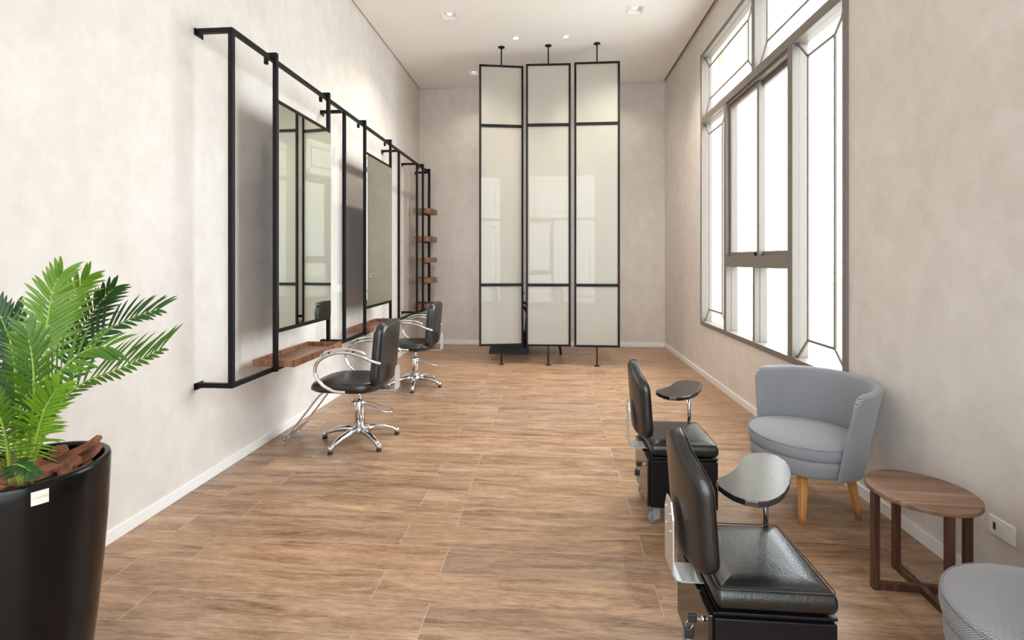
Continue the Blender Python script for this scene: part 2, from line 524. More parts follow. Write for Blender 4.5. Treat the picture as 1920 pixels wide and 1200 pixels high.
# baseboards
tag(MB().box(XL, XL + .014, YF, YB, 0, .068, .003).build('baseboard_left', M['white']), kind='structure')
tag(MB().box(XR - .014, XR, YF, YB, 0, .072, .003).build('baseboard_right', M['white']), kind='structure')
tag(MB().box(XL, XR, YB - .014, YB, 0, .072, .003).build('baseboard_back', M['white']), kind='structure')

# ------------------------------------------------------------------ leaded windows
def leaded_light(root, u0, u1, z0, z1, yg, ins, panes=True):
    """a fixed light: pane, inner rectangle of strips and four diagonals"""
    MB().box(u0, u1, yg - .004, yg + .004, z0, z1).build('pane', M['glass'], root)
    b = MB(); w = .019
    a0, a1, c0, c1 = u0 + ins, u1 - ins, z0 + ins * 1.05, z1 - ins * 1.05
    y = yg - .012
    b.bar((a0, y, c0), (a1, y, c0), w, .012, up=(0, 1, 0)); b.bar((a0, y, c1), (a1, y, c1), w, .012, up=(0, 1, 0))
    b.bar((a0, y, c0), (a0, y, c1), w, .012, up=(0, 1, 0)); b.bar((a1, y, c0), (a1, y, c1), w, .012, up=(0, 1, 0))
    for (p, q) in (((u0, z0), (a0, c0)), ((u1, z0), (a1, c0)), ((u0, z1), (a0, c1)), ((u1, z1), (a1, c1))):
        b.bar((p[0], y, p[1]), (q[0], y, q[1]), w, .012, up=(0, 1, 0))
    b.build('lead_strips', M['lead'], root)

def ring(b, u0, u1, y0, y1, z0, z1, w, bev=.003):
    b.box(u0, u0 + w, y0, y1, z0, z1, bev); b.box(u1 - w, u1, y0, y1, z0, z1, bev)
    b.box(u0 + w, u1 - w, y0, y1, z0, z0 + w, bev); b.box(u0 + w, u1 - w, y0, y1, z1 - w, z1, bev)
    return b

def big_window(name, loc, rz, W, z0, z1, zt, ml, mr, um, zh0, zh1):
    """ml, mr: centres of the two tall mullions; um: upper/lower middle mullion; zt: transom centre"""
    root = empty(name, loc, rz, kind='structure')
    f = .05; y0, y1, yg = -.014, .115, .045
    ring(MB(), 0, W, y0, y1, z0, z1, f).build('window_frame', M['alu'], root)
    MB().box(f, W - f, y0 + .002, y1, zt - .042, zt + .042, .003).build('transom', M['alu'], root)
    MB().box(ml - .036, ml + .036, y0 + .004, y1, z0 + f, zt - .042, .003).build('mullion', M['alu'], root)
    MB().box(mr - .04, mr + .04, y0 + .004, y1, z0 + f, zt - .042, .003).build('mullion', M['alu'], root)
    MB().box(um - .036, um + .036, y0 + .004, y1, zt + .042, z1 - f, .003).build('mullion', M['alu'], root)
    MB().box(um - .022, um + .022, y0 + .01, y1, z0 + f, zh0, .003).build('mullion', M['alu'], root)
    MB().box(ml + .036, mr - .04, y0 + .002, y1, zh0, zh1, .003).build('transom', M['alu'], root)
    leaded_light(root, f, um - .036, zt + .042, z1 - f, yg, .17)
    leaded_light(root, um + .036, W - f, zt + .042, z1 - f, yg, .17)
    leaded_light(root, f, ml - .036, z0 + f, zt - .042, yg, .155)
    leaded_light(root, mr + .04, W - f, z0 + f, zt - .042, yg, .155)
    MB().box(ml + .036, um - .022, yg - .004, yg + .004, z0 + f, zh0).build('pane', M['glass'], root)
    MB().box(um + .022, mr - .04, yg - .004, yg + .004, z0 + f, zh0).build('pane', M['glass'], root)
    # two sliding sashes above the middle rail, on two tracks
    MB().box(ml + .036, mr - .04, y0 + .02, y1, zt - .075, zt - .042).build('sash_track', M['alu'], root)
    for (a, b_, yy) in ((ml + .036, um + .04, .028), (um - .04, mr - .04, .068)):
        s = ring(MB(), a, b_, yy, yy + .034, zh1, zt - .075, .046).build('sash', M['alu'], root)
        MB().box(a + .046, b_ - .046, yy + .013, yy + .021, zh1 + .046, zt - .121).build('sash_pane', M['glass'], s)
    return root

w1 = big_window('window_1', (XR, WY1, 0), -pi / 2, WY1 - WY0, WZ0, WZ1, 3.25, .85, 2.278, 1.58, 1.405, 1.515)
MB().box(1.545, 1.565, .012, .03, 1.52, 1.55, .003).build('sash_latch', M['steel'], w1)
w2 = big_window('window_2', (FX1, YF, 0), pi, FX1 - FX0, FZ0, FZ1, 2.75, .90, 2.40, 1.65, 1.0, 1.1)

# ------------------------------------------------------------------ wall rack of black tube
XF = -2.055; T = .03
rack = empty('wall_rack', (XF, 2.92, 0), 0, 'long black steel tube rack standing off the left wall, carrying mirrors and shelves', 'rack')
PY = [0.0, 1.69, 3.415, 4.30, 5.03]
ZT_, ZB_ = 2.966, .664
def rb(name, a, b): return MB().bar(a, b, T, T, bev=.002).build(name, M['steel'], rack)
rb('rail', (0, -T / 2, ZT_), (0, PY[-1] + T / 2, ZT_))
rb('rail', (0, -T / 2, ZB_), (0, PY[-1] + T / 2, ZB_))
for y in PY:
    rb('post', (0, y, ZB_ + T / 2), (0, y, ZT_ - T / 2))
    for z in (ZT_, ZB_):
        rb('arm', (XL - XF + .004, y, z), (-T / 2, y, z))
        MB().box(XL - XF + .001, XL - XF + .006, y - .025, y + .055, z - .03, z + .015, .001).build('wall_plate', M['steel'], rack)

# styling stations: mirror and tray between two posts hooked over the rail
def hook_post(root, y, z0, xh=.03):
    b = MB()
    b.bar((xh, y, z0), (xh, y, 3.01), T, T, bev=.002)                       # upright in front of the rail
    b.bar((-.055, y, 2.997), (xh + T / 2, y, 2.997), T, .026, bev=.002)      # over the top
    b.build('hook_post', M['steel'], root)
    MB().bar((-.043, y, 2.93), (-.043, y, 2.985), .024, .024, bev=.002).build('hook_lip', M['steel'], root)

def tray_mesh(mb, x0, x1, y0, y1, z0, z1, t=.016, floor_t=.02):
    mb.box(x0, x1, y0, y0 + t, z0, z1, .001); mb.box(x0, x1, y1 - t, y1, z0, z1, .001)
    mb.box(x0, x0 + t, y0 + t, y1 - t, z0, z1, .001); mb.box(x1 - t, x1, y0 + t, y1 - t, z0, z1, .001)
    return mb

def station():
    root = empty('styling_station', (XF, 3.365, 0), 0, 'black-framed salon mirror with a walnut tray, the nearer of the two on the left wall', 'mirror', 'mirror stations on the black rack')
    hook_post(root, 0, .652); hook_post(root, .84, .652)
    xh = .03
    MB().bar((xh, T / 2, 2.655), (xh, .84 - T / 2, 2.655), T, T, bev=.002).build('crossbar', M['steel'], root)
    MB().bar((xh, T / 2, .952), (xh, .84 - T / 2, .952), T, T, bev=.002).build('crossbar', M['steel'], root)
    MB().box(xh + .009, xh + .0175, T / 2 + .001, .855, .968, 2.639, .0012, seg=1).build('mirror_glass', M['mirror'], root, label='tall mirror glass')
    MB().box(xh - .004, xh + .0085, T / 2 + .001, .84 - T / 2, .967, 2.64).build('backing_board', M['laminate'], root)
    tr = tray_mesh(MB(), -.16, .168, T / 2 + .002, .84 - T / 2 - .002, .682, .733).build('tray', M['walnutv'], root, label='shallow walnut tray')
    MB().box(-.144, .152, T / 2 + .018, .84 - T / 2 - .018, .684, .698).build('tray_bottom', M['walnut'], tr)
    return root
st = station()
st2 = copy_tree(st); st2.location = (XF, 5.065, 0)
st2['label'] = 'black-framed salon mirror with a walnut tray, the farther one beside the shelf column'

sr = empty('hanging_shelf_column', (XF, 7.455, 0), 0, 'column of five walnut box shelves hung on black posts at the far end of the rack', 'shelf')
hook_post(sr, 0, .652); hook_post(sr, .41, .652)
for i, (za, zb) in enumerate(((2.226, 2.308), (1.772, 1.853), (1.437, 1.516), (1.105, 1.190), (.700, .776))):
    b = tray_mesh(MB(), -.135, .165, T / 2 + .002, .41 - T / 2 - .002, za, zb)
    b.box(-.119, .149, T / 2 + .018, .41 - T / 2 - .018, za + .002, za + .018)
    sh = b.build('shelf', M['walnutv'], sr)
    MB().bar((.03, T / 2, za - .011), (.03, .41 - T / 2, za - .011), .02, .02).build('shelf_bracket', M['steel'], sh)

# ------------------------------------------------------------------ pivoting milk-glass screens
def screen():
    root = empty('pivoting_screen', (0, 0, 0), 0, 'x', 'screen', 'pivoting glass screens across the room')
    W, z0, z1, t, zm1, zm2 = .628, .264, 4.232, .036, 1.125, 3.373
    d = .034
    b = ring(MB(), -W / 2, W / 2, -d / 2, d / 2, z0, z1, .028, .002)
    b.build('screen_frame', M['steel'], root)
    for zm in (zm1, zm2):
        MB().box(-W / 2 + .028, W / 2 - .028, -d / 2 + .001, d / 2 - .001, zm - .021, zm + .021, .002).build('crossbar', M['steel'], root)
    for a, c in ((z0 + .028, zm1 - .021), (zm1 + .021, zm2 - .021), (zm2 + .021, z1 - .028)):
        MB().box(-W / 2 + .028, W / 2 - .028, -.006, .006, a, c).build('glass_panel', M['milk'], root)
    MB().tube([(0, 0, 0.006), (0, 0, z0)], .0095, 12).lathe([(0, 0), (.042, 0), (.042, .005), (.012, .010), (.012, .02), (0, .02)], 24).build('pivot_foot', M['steel'], root)
    MB().tube([(0, 0, z1), (0, 0, ZC - .004)], .0095, 12).lathe([(0, ZC - .022), (.012, ZC - .022), (.012, ZC - .014), (.047, ZC - .007), (.047, ZC), (0, ZC)], 24).build('pivot_cap', M['steel'], root)
    return root
s1 = screen()
scr = [s1, copy_tree(s1), copy_tree(s1)]
for o, x, y, rz, lab in zip(scr, (-.685, -.022, .654), (6.69, 6.69, 6.68), (10.5, 2.0, .4),
        ('tall black-framed milky glass screen, leftmost of the three, before the wash unit',
         'tall black-framed milky glass screen on a pivot, middle one of the three',
         'tall black-framed milky glass screen on a pivot, rightmost of the three, nearest the window')):
    o.location = (x, y, 0); o.rotation_euler = (0, 0, radians(rz)); o['label'] = lab

# ------------------------------------------------------------------ hair wash unit behind the screens
wu = empty('hair_wash_unit', (-.65, 7.6, 0), 0, 'black hair wash chair with basin, half hidden behind the glass screens', 'wash unit')
MB().loops([[(-.31, -.2, 0), (.31, -.2, 0), (.31, .2, 0), (-.31, .2, 0)], [(-.29, -.18, .10), (.27, -.18, .20), (.27, .18, .20), (-.29, .18, .10)],
            [(-.22, -.15, .55), (.15, -.15, .55), (.15, .15, .55), (-.22, .15, .55)]], smooth=False).build('pedestal', M['rubber'], wu)
bz = MB()
bz.lathe([(0, .60), (.13, .60), (.20, .66), (.24, .78), (.255, .86), (.24, .865), (.225, .855), (.20, .76), (.14, .68), (0, .66)], 32)
bz.build('basin', M['basin'], wu, M=Matrix.Translation((-.08, 0, 0)))
MB().tube(smooth_path([(.19, -.1, .84), (.20, -.1, .93), (.22, -.1, .96), (.25, -.1, .95)]), .012, 10).tube([(.19, -.1, .93), (.22, -.14, .965)], .006, 8).build('tap', M['steel'], wu)
MB().pad(.26, .25, .05, .10, .045, M=Matrix.Translation((.62, 0, .36))).build('seat', M['leather'], wu)
MB().pad(.24, .25, .06, .09, .04, M=Matrix.Translation((.36, 0, .45)) @ Matrix.Rotation(radians(118), 4, 'Y')).build('backrest', M['leather'], wu)
for y in (-.29, .29):
    MB().tube(smooth_path([(.16, y, .80), (.26, y, .74), (.34, y, .62), (.60, y, .58), (.84, y, .58)]), .022, 10).tube([(.30, y, .68), (.26, y * .6, .1)], .018, 10).build('armrest', M['steel'], wu)
    MB().tube(smooth_path([(.70, y * .8, .38), (.78, y * .8, .2), (.815, y * .8, .06), (.82, y * .8, .012)]), .018, 10).build('leg', M['steel'], wu)

# ------------------------------------------------------------------ salon chairs  (local +x = the way the chair faces)
def salon_chair():
    root = empty('salon_chair', (-1.552, 3.775, 0), pi, 'x', 'chair', 'black salon chairs at the mirrors')
    # five-star base
    base = MB()
    base.lathe([(0, .075), (.05, .075), (.056, .09), (.052, .115), (.042, .125), (0, .125)], 24).build('base_hub', M['chrome'], root)
    hub = root.children[0]
    for k in range(5):
        a = radians(-148 + 72 * k)
        pts = [(.03, .095), (.12, .098), (.20, .085), (.27, .060), (.305, .040)]
        rings = []
        for i, (r, z) in enumerate(pts):
            hw = .026 - .010 * i / 4; hh = .022 - .008 * i / 4
            rings.append([(r * cos(a) - q * sin(a), r * sin(a) + q * cos(a), z + h) for q, h in
                          ((-hw, -hh), (hw, -hh), (hw, hh * .4), (hw * .55, hh), (-hw * .55, hh), (-hw, hh * .4))])
        leg = MB().loops(rings).lathe([(0, .018), (.018, .018), (.019, .05), (.012, .058), (0, .059)], 16, M=Matrix.Translation((.305 * cos(a), .305 * sin(a), 0))).build('base_leg', M['chrome'], hub)
        MB().lathe([(0, 0.0), (.019, 0), (.021, .012), (.020, .018), (0, .018)], 16, M=Matrix.Translation((.305 * cos(a), .305 * sin(a), 0))).build('foot_glide', M['rubber'], hub)
    MB().lathe([(0, .11), (.039, .11), (.039, .325), (.034, .332), (0, .332)], 28).build('hydraulic_column', M['chrome'], root)
    MB().lathe([(0, .33), (.014, .33), (.014, .42), (0, .42)], 16).build('piston', M['chrome'], root)
    MB().lathe([(0, .400), (.028, .400), (.030, .44), (0, .44)], 16).box(-.11, .12, -.08, .08, .432, .446, .004).build('seat_mount', M['rubber'], root)
    # pump pedal loop
    MB().tube(smooth_path([(-.03, .045, .315), (-.12, .050, .290), (-.22, .050, .262), (-.268, .035, .252), (-.275, 0, .248), (-.262, -.035, .250), (-.20, -.045, .264), (-.06, -.045, .300), (.05, -.04, .315)], 5), .0065, 10)\
        .box(.02, .06, -.05, .05, .30, .325, .003).build('pump_pedal', M['chrome'], root)
    # seat
    def seat_def(v):
        f = (v.x + .28) / .58
        drop = .035 * max(0, (f - .6) / .4) ** 2
        y = v.y * (1 - .22 * max(0, (f - .45) / .55) ** 2)
        return (v.x, y, v.z - drop * (1 if v.z > .02 else .35))
    MB().pad(.29, .245, .16, .082, .036, dome=.012, deform=seat_def, M=Matrix.Translation((.075, 0, .442))).build('seat', M['leather'], root)
    # backrest : pad stood up, leaning slightly
    Mb = Matrix.Translation((-.236, 0, .735)) @ Matrix.Rotation(radians(-5), 4, 'Y') @ Matrix(((0, 0, 1, 0), (1, 0, 0, 0), (0, 1, 0, 0), (0, 0, 0, 1)))
    MB().pad(.225, .245, .075, .085, .036, dome=.004, M=Mb @ Matrix.Translation((0, 0, -.045)),
             deform=lambda v: (v.x * (1 - .03 * max(0, v.y / .245) ** 2), v.y + .008 * (1 - (v.x / .2) ** 2) * (1 if v.y > 0 else 0), v.z + .5 * v.x * v.x)).build('backrest', M['leather'], root)
    br = MB()
    br.loops([[(x, y, z) for y, z in ((-.05, .60), (-.058, .45), (-.05, .434), (.05, .434), (.058, .45), (.05, .60), (.03, .625), (-.03, .625))] for x in (-.318, -.311)], smooth=False)
    br.box(-.316, -.06, -.05, .05, .430, .437, .001)
    br.build('back_bracket', M['satin'], root)
    # looped armrests
    for s in (1, -1):
        v = .272 * s
        path = smooth_path([(.0, v, .468), (.10, v, .478), (.19, v, .53), (.242, v, .615), (.215, v, .70), (.12, v, .757), (.0, v, .772), (-.10, v, .752), (-.20, v * .98, .712), (-.262, v * .90, .685)], 6)
        arm = MB().tube(path, .0125, 12).tube([(.02, v, .468), (.02, v * .70, .455)], .011, 10).build('armrest', M['chrome'], root)
        pad = smooth_path([(.20, v, .745), (.12, v, .785), (.02, v, .801), (-.08, v, .790), (-.16, v, .762)], 6)
        MB().tube(pad, [.008] + [.014] * (len(pad) - 2) + [.008], 12, flat=((0, 0, 1), .65)).build('arm_pad', M['chrome'], arm)
        MB().tube([(.13, v, .748), (.13, v, .778)], .009, 8).build('pad_stud', M['rubber'], arm)
        MB().tube([(-.06, v, .762), (-.06, v, .79)], .009, 8).build('pad_stud', M['rubber'], arm)
    # footrest
    fr = MB()
    for s in (1, -1):
        fr.tube(smooth_path([(.20, .105 * s, .435), (.28, .108 * s, .40), (.42, .115 * s, .225), (.565, .12 * s, .045)], 5), .0085, 10)
    fr.tube(smooth_path([(.565, .12, .045), (.585, .10, .022), (.59, 0, .016), (.585, -.10, .022), (.565, -.12, .045)], 5), .0085, 10)
    frm = fr.build('footrest', M['chrome'], root)
    Mp = Matrix.Translation((.512, 0, .094)) @ Matrix.Rotation(radians(50), 4, 'Y')
    MB().prism(rrect(.062, .112, .055, 6), -.003, .003, .001, M=Mp).build('foot_plate', M['satin'], frm)
    return root
c1 = salon_chair()
c1['label'] = 'black salon chair with chrome loop arms, the nearer one, in front of the near mirror'
c2 = copy_tree(c1)
c2.location = (-1.575, 5.476, 0)
c2['label'] = 'black salon chair with chrome loop arms, the farther one, in front of the far mirror'
for ch in c2.children:
    if ch.name.startswith('base_hub'): ch.rotation_euler = (0, 0, radians(31))

# ------------------------------------------------------------------ manicure carts (local +x faces the window wall)
TRAY = [(-0.116, 0.013), (-0.094, 0.039), (-0.055, 0.067), (-0.016, 0.104), (0.012, 0.142), (0.031, 0.186), (0.055, 0.227), (0.086, 0.26), (0.13, 0.277), (0.171, 0.277), (0.202, 0.254), (0.208, 0.205), (0.194, 0.143), (0.167, 0.076), (0.127, 0.005), (0.083, -0.055), (0.043, -0.097), (0.003, -0.123), (-0.033, -0.13), (-0.069, -0.119), (-0.096, -0.094), (-0.113, -0.056), (-0.121, -0.023)]
def cart():
    root = empty('manicure_cart', (.70, 1.712, 0), 0, 'x', 'manicure cart', 'black manicure carts on castors')
    x0, x1, y0, y1 = -.190, .175, -.195, .19
    MB().box(x0, x1, y0 + .02, y1, .105, .372, .003).build('cabinet', M['laminate'], root)
    MB().box(x0 + .002, x1, y0 + .004, y0 + .0185, .105, .365, .003).build('end_panel', M['laminate'], root)
    dr = MB().box(x0 - .014, x0 - .001, y0 + .012, y1 - .004, .107, .368, .003).build('door', M['gloss'], root)
    MB().lathe([(0, 0), (.008, 0), (.008, .010), (0, .010)], 16, M=Matrix.Translation((x0 - .014, y0 + .055, .325)) @ Matrix.Rotation(-pi / 2, 4, 'Y')).build('lock', M['chrome'], dr)
    # key in the lock, ring, second key hanging
    kx = x0 - .026
    key = MB().box(kx - .012, kx, y0 + .052, y0 + .058, .321, .329).build('key_blade', M['chrome'], root)
    MB().box(kx - .040, kx - .012, y0 + .050, y0 + .060, .311, .339, .004).build('key_head', M['rubber'], key)
    pts = [(kx - .036 + .011 * cos(a), y0 + .055, .303 + .013 * sin(a)) for a in [2 * pi * i / 16 for i in range(17)]]
    MB().tube(pts, .0013, 6).build('key_ring', M['chrome'], key)
    MB().box(kx - .051, kx - .021, y0 + .050, y0 + .060, .258, .293, .005).build('key_head', M['rubber'], key)
    MB().box(kx - .040, kx - .032, y0 + .053, y0 + .057, .228, .259).build('key_blade', M['chrome'], key)
    # seat pad and its board
    MB().box(x0 + .012, x1 + .002, y0 + .006, y1, .374, .384, .002).build('seat_board', M['laminate'], root)
    MB().pad(.183, .197, .022, .076, .034, dome=.004, M=Matrix.Translation((-.002, -.002, .386))).build('seat', M['leather'], root)
    sp_ = [(x - .002, y - .002, .4585) for x, y in rrect(.183 - .007, .197 - .007, .018, 6)]
    MB().tube(sp_ + [sp_[0]], .0022, 6, caps=False).build('seam_piping', M['leather'], root)
    # backrest, curved in plan with a raised middle
    Mb = Matrix.Translation((-.264, .005, .641)) @ Matrix.Rotation(radians(-4), 4, 'Y') @ Matrix(((0, 0, 1, 0), (1, 0, 0, 0), (0, 1, 0, 0), (0, 0, 0, 1)))
    def bd(v):
        t = max(0, (v.y + .05) / .21)
        return (v.x, v.y + .075 * math.exp(-(v.x / .095) ** 2) * t - .012 * max(0, t), v.z + .9 * v.x * v.x)
    back = MB().pad(.200, .178, .075, .058, .028, M=Mb, deform=bd).build('backrest', M['leather'], root)
    seam = []
    for (x, y) in rrect(.200 - .004, .178 - .004, .072, 10):
        v = Vector((x, y, .047)); seam.append(Mb @ Vector(bd(v)))
    MB().tube(seam + [seam[0]], .0022, 6, caps=False).build('seam_piping', M['leather'], back)
    # silver L bracket
    b = MB()
    yw_ = .052
    prof = [(-.05, .378), (-.25, .378), (-.272, .384), (-.282, .40), (-.283, .64)]
    rings = []
    for i, (x, z) in enumerate(prof):
        n = Vector((0, 0, 1)) if i < 2 else (Vector((.6, 0, .8)) if i == 2 else Vector((1, 0, .3 if i == 3 else 0)).normalized())
        w = yw_ if i < 3 else yw_ * 1.08
        if i == 4: w = .03
        rings.append([(x, -w, z), (x, w, z), (x + n.x * .005, w, z + n.z * .005), (x + n.x * .005, -w, z + n.z * .005)])
    rings.insert(4, [(-.283, -yw_ * 1.08, .59), (-.283, yw_ * 1.08, .59), (-.278, yw_ * 1.08, .59), (-.278, -yw_ * 1.08, .59)])
    b.loops(rings, smooth=False)
    bk = b.build('back_bracket', M['satin'], root)
    for (y, z) in ((-.03, .60), (.03, .60), (-.03, .54), (.03, .54)):
        MB().lathe([(0, 0), (.006, 0), (.004, .004), (0, .005)], 10, M=Matrix.Translation((-.283, y, z)) @ Matrix.Rotation(-pi / 2, 4, 'Y')).build('screw', M['chrome'], bk)
    # tray on its post
    MB().tube([(.128, .192, .36), (.128, .192, .69)], .0125, 14).box(.10, .156, .19, .215, .36, .43, .003).build('tray_post', M['chrome'], root)
    MB().prism(TRAY, .682, .702, .003).build('tray', M['traytop'], root)
    # castors
    for (cx, cy, ra) in ((x0 + .045, y0 + .05, 20), (x0 + .045, y1 - .05, -35), (x1 - .045, y0 + .05, 70), (x1 - .045, y1 - .05, 10)):
        Mc = Matrix.Translation((cx, cy, 0)) @ Matrix.Rotation(radians(ra), 4, 'Z')
        cs = MB().box(-.022, .022, -.022, .022, .099, .104, 0, Mc).tube([Mc @ Vector((0, 0, .075)), Mc @ Vector((0, 0, .10))], .008, 10)\
            .box(-.03, .012, -.017, -.014, .028, .085, .001, Mc).box(-.03, .012, .014, .017, .028, .085, .001, Mc).box(-.02, .012, -.017, .017, .08, .086, 0, Mc).build('castor', M['satin'], root)
        MB().lathe([(0, -.011), (.014, -.011), (.031, -.011), (.036, -.006), (.036, .006), (.031, .011), (.014, .011), (0, .011)], 28,
                   M=Mc @ Matrix.Translation((-.018, 0, .036)) @ Matrix.Rotation(pi / 2, 4, 'X')).build('wheel', M['greywheel'], cs)
    return root
k1 = cart(); k1['label'] = 'black manicure cart with padded seat and kidney tray, the nearer one beside the side table'
k2 = copy_tree(k1); k2.location = (.745, 2.875, 0); k2['label'] = 'black manicure cart with padded seat and kidney tray, the farther one beside the grey armchair'

# ------------------------------------------------------------------ grey tub armchairs (local +x = open front)
def armchair():
    root = empty('armchair', (1.535, 3.015, 0), radians(197), 'x', 'armchair', 'grey herringbone armchairs')
    prof = [(0, .262), (.262, .262), (.280, .268), (.290, .285), (.293, .33), (.292, .362), (0, .362)]
    MB().lathe(prof, 64).build('seat_base', M['fabric'], root, uv='fabric')
    prof = [(0, .363), (.285, .363), (.298, .372), (.302, .39), (.302, .415), (.296, .432), (.285, .441), (.22, .453), (.12, .460), (0, .462)]
    cu = MB().lathe(prof, 64).build('seat_cushion', M['fabric'], root, uv='fabric')
    def rng(r, z): return [(r * cos(2 * pi * i / 64), r * sin(2 * pi * i / 64), z) for i in range(65)]
    MB().tube(rng(.2965, .433), .0035, 6, caps=False).build('piping', M['piping'], cu)
    # wrap-round back
    n = 44; rings = []
    half = radians(100)
    for i in range(n + 1):
        t = -1 + 2 * i / n
        a = pi + half * t
        e = max(0, (abs(t) - .86) / .14)             # towards the two front ends
        thk = 1.0 - .35 * e ** 3
        ztop = .772 - .018 * abs(t) ** 2 - .055 * max(0, (abs(t) - .94) / .06) ** 2
        zb = .262
        H = ztop - zb
        sec = []
        # outer side going up, over the top, inner side going down
        ro = lambda f: .300 + .088 * f ** 1.15 * (1 - .08 * e)
        ri = lambda f: .286 + .050 * f * (1 + .25 * e)
        for f in (0, .03, .12, .3, .5, .7, .86, .95): sec.append((ro(f), zb + H * f))
        rt = (ro(1) + ri(1)) / 2; w = (ro(1) - ri(1)) / 2
        for q in (20, 55, 90, 125, 160):
            sec.append((rt + w * cos(radians(q)), ztop - .022 + .022 * sin(radians(q))))
        for f in (.95, .86, .7, .5, .3, .12, .0): sec.append((ri(f) + (1 - thk) * .03, zb + H * f))
        ring_pts = []
        for r, z in sec:                             # arm fronts lean back towards the top
            az = pi + half * t * (1.02 - .10 * ((z - .262) / .51) ** 1.3)
            ring_pts.append((r * cos(az), r * sin(az), z))
        rings.append(ring_pts)
    MB().loops(rings).build('backrest', M['fabric'], root, uv='fabric')
    for k in range(4):
        a = radians(45 + 90 * k)
        p = Vector((cos(a), sin(a), 0))
        lg = MB(); rr = []
        for (r, z, w) in ((.273, 0, .013), (.262, .05, .0155), (.225, .263, .0225)):
            rr.append([tuple(p * r + Vector((x, y, z))) for x, y in rrect(w, w, w * .35, 3)])
        lg.loops(rr).build('leg', M['beech'], root)
    return root
a1 = armchair(); a1['label'] = 'grey herringbone tub armchair with wooden legs under the window, between cart and side table'
a2 = copy_tree(a1); a2.location = (1.497, 1.463, 0); a2.rotation_euler = (0, 0, radians(143)); a2['label'] = 'grey herringbone armchair cut off by the lower right corner of the photo'

# ------------------------------------------------------------------ side table
tb = empty('side_table', (1.648, 2.254, 0), radians(-2.5), 'round walnut side table with crossed dark legs beside the grey armchair', 'side table')
MB().lathe([(0, .434), (.196, .434), (.2025, .4375), (.2035, .441), (.2035, .453), (.2025, .4555), (.200, .457), (0, .457)], 72).build('table_top', M['walnutx'], tb)
for k, d in enumerate(((1, 0), (0, 1), (-1, 0), (0, -1))):
    x, y = d[0] * .188, d[1] * .162
    w, h = .0142, .0142
    MB().box(x - w, x + w, y - h, y + h, 0, .434, .003).build('leg', M['walnutz'], tb)
MB().box(-.1735, .1735, -.0135, .0135, .002, .032, .002).build('stretcher', M['walnutz'], tb)
MB().box(-.0135, .0135, .0138, .1475, .0025, .0325, .002).box(-.0135, .0135, -.1475, -.0138, .0025, .0325, .002).build('stretcher', M['walnutz'], tb)

# ------------------------------------------------------------------ planter, bark, palm
PC = Vector((-1.62, 1.35, 0)); PR = .202; PZ = .842
pl = empty('planter', PC, 0, 'tall tapered glossy black planter at the left edge, by the left wall', 'planter')
MB().lathe([(0, 0), (.125, 0), (.132, .006), (.150, .16), (.168, .32), (.184, .50), (.195, .66), (.200, .78), (.2015, .832), (.199, PZ), (.190, PZ + .002), (.181, PZ - .002), (.179, PZ - .012), (.177, .73), (0, .725)], 96).build('pot', M['pot'], pl)
MB().lathe([(0, .788), (.08, .790), (.15, .786), (.178, .778), (.178, .74), (0, .74)], 40).build('soil', M['soil'], pl)
tb_ = MB(); aa = [radians(-37.5 + i * 10.5 / 8) for i in range(9)]
tb_.loops([[(r * cos(a), r * sin(a), z) for (r, z) in ((.2008, .783), (.2022, .783), (.2026, .822), (.2012, .822))] for a in aa], smooth=False)
tg = tb_.build('maker_tag', M['paper'], pl, label='small cream tag')
fc = bpy.data.curves.new('tag_print', 'FONT'); fc.body = 'L A V V E'; fc.size = .0082; fc.align_x = 'CENTER'; fc.align_y = 'CENTER'; fc.extrude = .0001
fo = bpy.data.objects.new('tag_print_source', fc); COL.objects.link(fo)
bpy.context.view_layer.update()
me = bpy.data.meshes.new_from_object(fo.evaluated_get(bpy.context.evaluated_depsgraph_get()))
bpy.data.objects.remove(fo)
for v in me.vertices:
    a = radians(-32.2) + v.co.x / .203
    v.co = Vector(((.2029 + v.co.z) * cos(a), (.2029 + v.co.z) * sin(a), .803 + v.co.y))
me.name = 'tag_print'; me.materials.append(M['ink'])
tp = bpy.data.objects.new('tag_print', me); COL.objects.link(tp); tp.parent = tg

def chip(seed, L, w, t):
    rd = random.Random(seed)
    bm = bmesh.new()
    bmesh.ops.create_icosphere(bm, subdivisions=2, radius=1)
    for v in bm.verts:
        n = v.co.copy()
        q = 1 + .22 * sin(n.x * 3.1 + seed) + .16 * sin(n.y * 5.3 + seed * 2.1) + rd.uniform(-.20, .20)
        sx = abs(n.x) ** .7 * (1 if n.x > 0 else -1)
        v.co = Vector((sx * L * (1 + rd.uniform(-.05, .05)), n.y * w * q * (1 - .35 * abs(n.x)), n.z * t * q + .12 * L * sin(n.x * 2 + seed)))
    return bm
rd = random.Random(5)
chips = []
spots = []
for i in range(42):
    r = .155 * sqrt((i + .5) / 42); a = i * 2.39996
    spots.append((r * cos(a), r * sin(a)))
for i, (x, y) in enumerate(spots):
    m = MB(); m.bm.free()
    m.bm = chip(i + 1, rd.uniform(.034, .058), rd.uniform(.017, .028), rd.uniform(.009, .015))
    o = m.build('bark_chip', M['bark'], loc=(PC.x + x, PC.y + y, .812 + rd.uniform(0, .024)), rot=(rd.uniform(-.4, .4), rd.uniform(-.5, .5), rd.uniform(0, 6.28)))
    tag(o, 'reddish brown chunk of bark lying on top of the black planter', 'bark chip', 'bark chips in the planter')
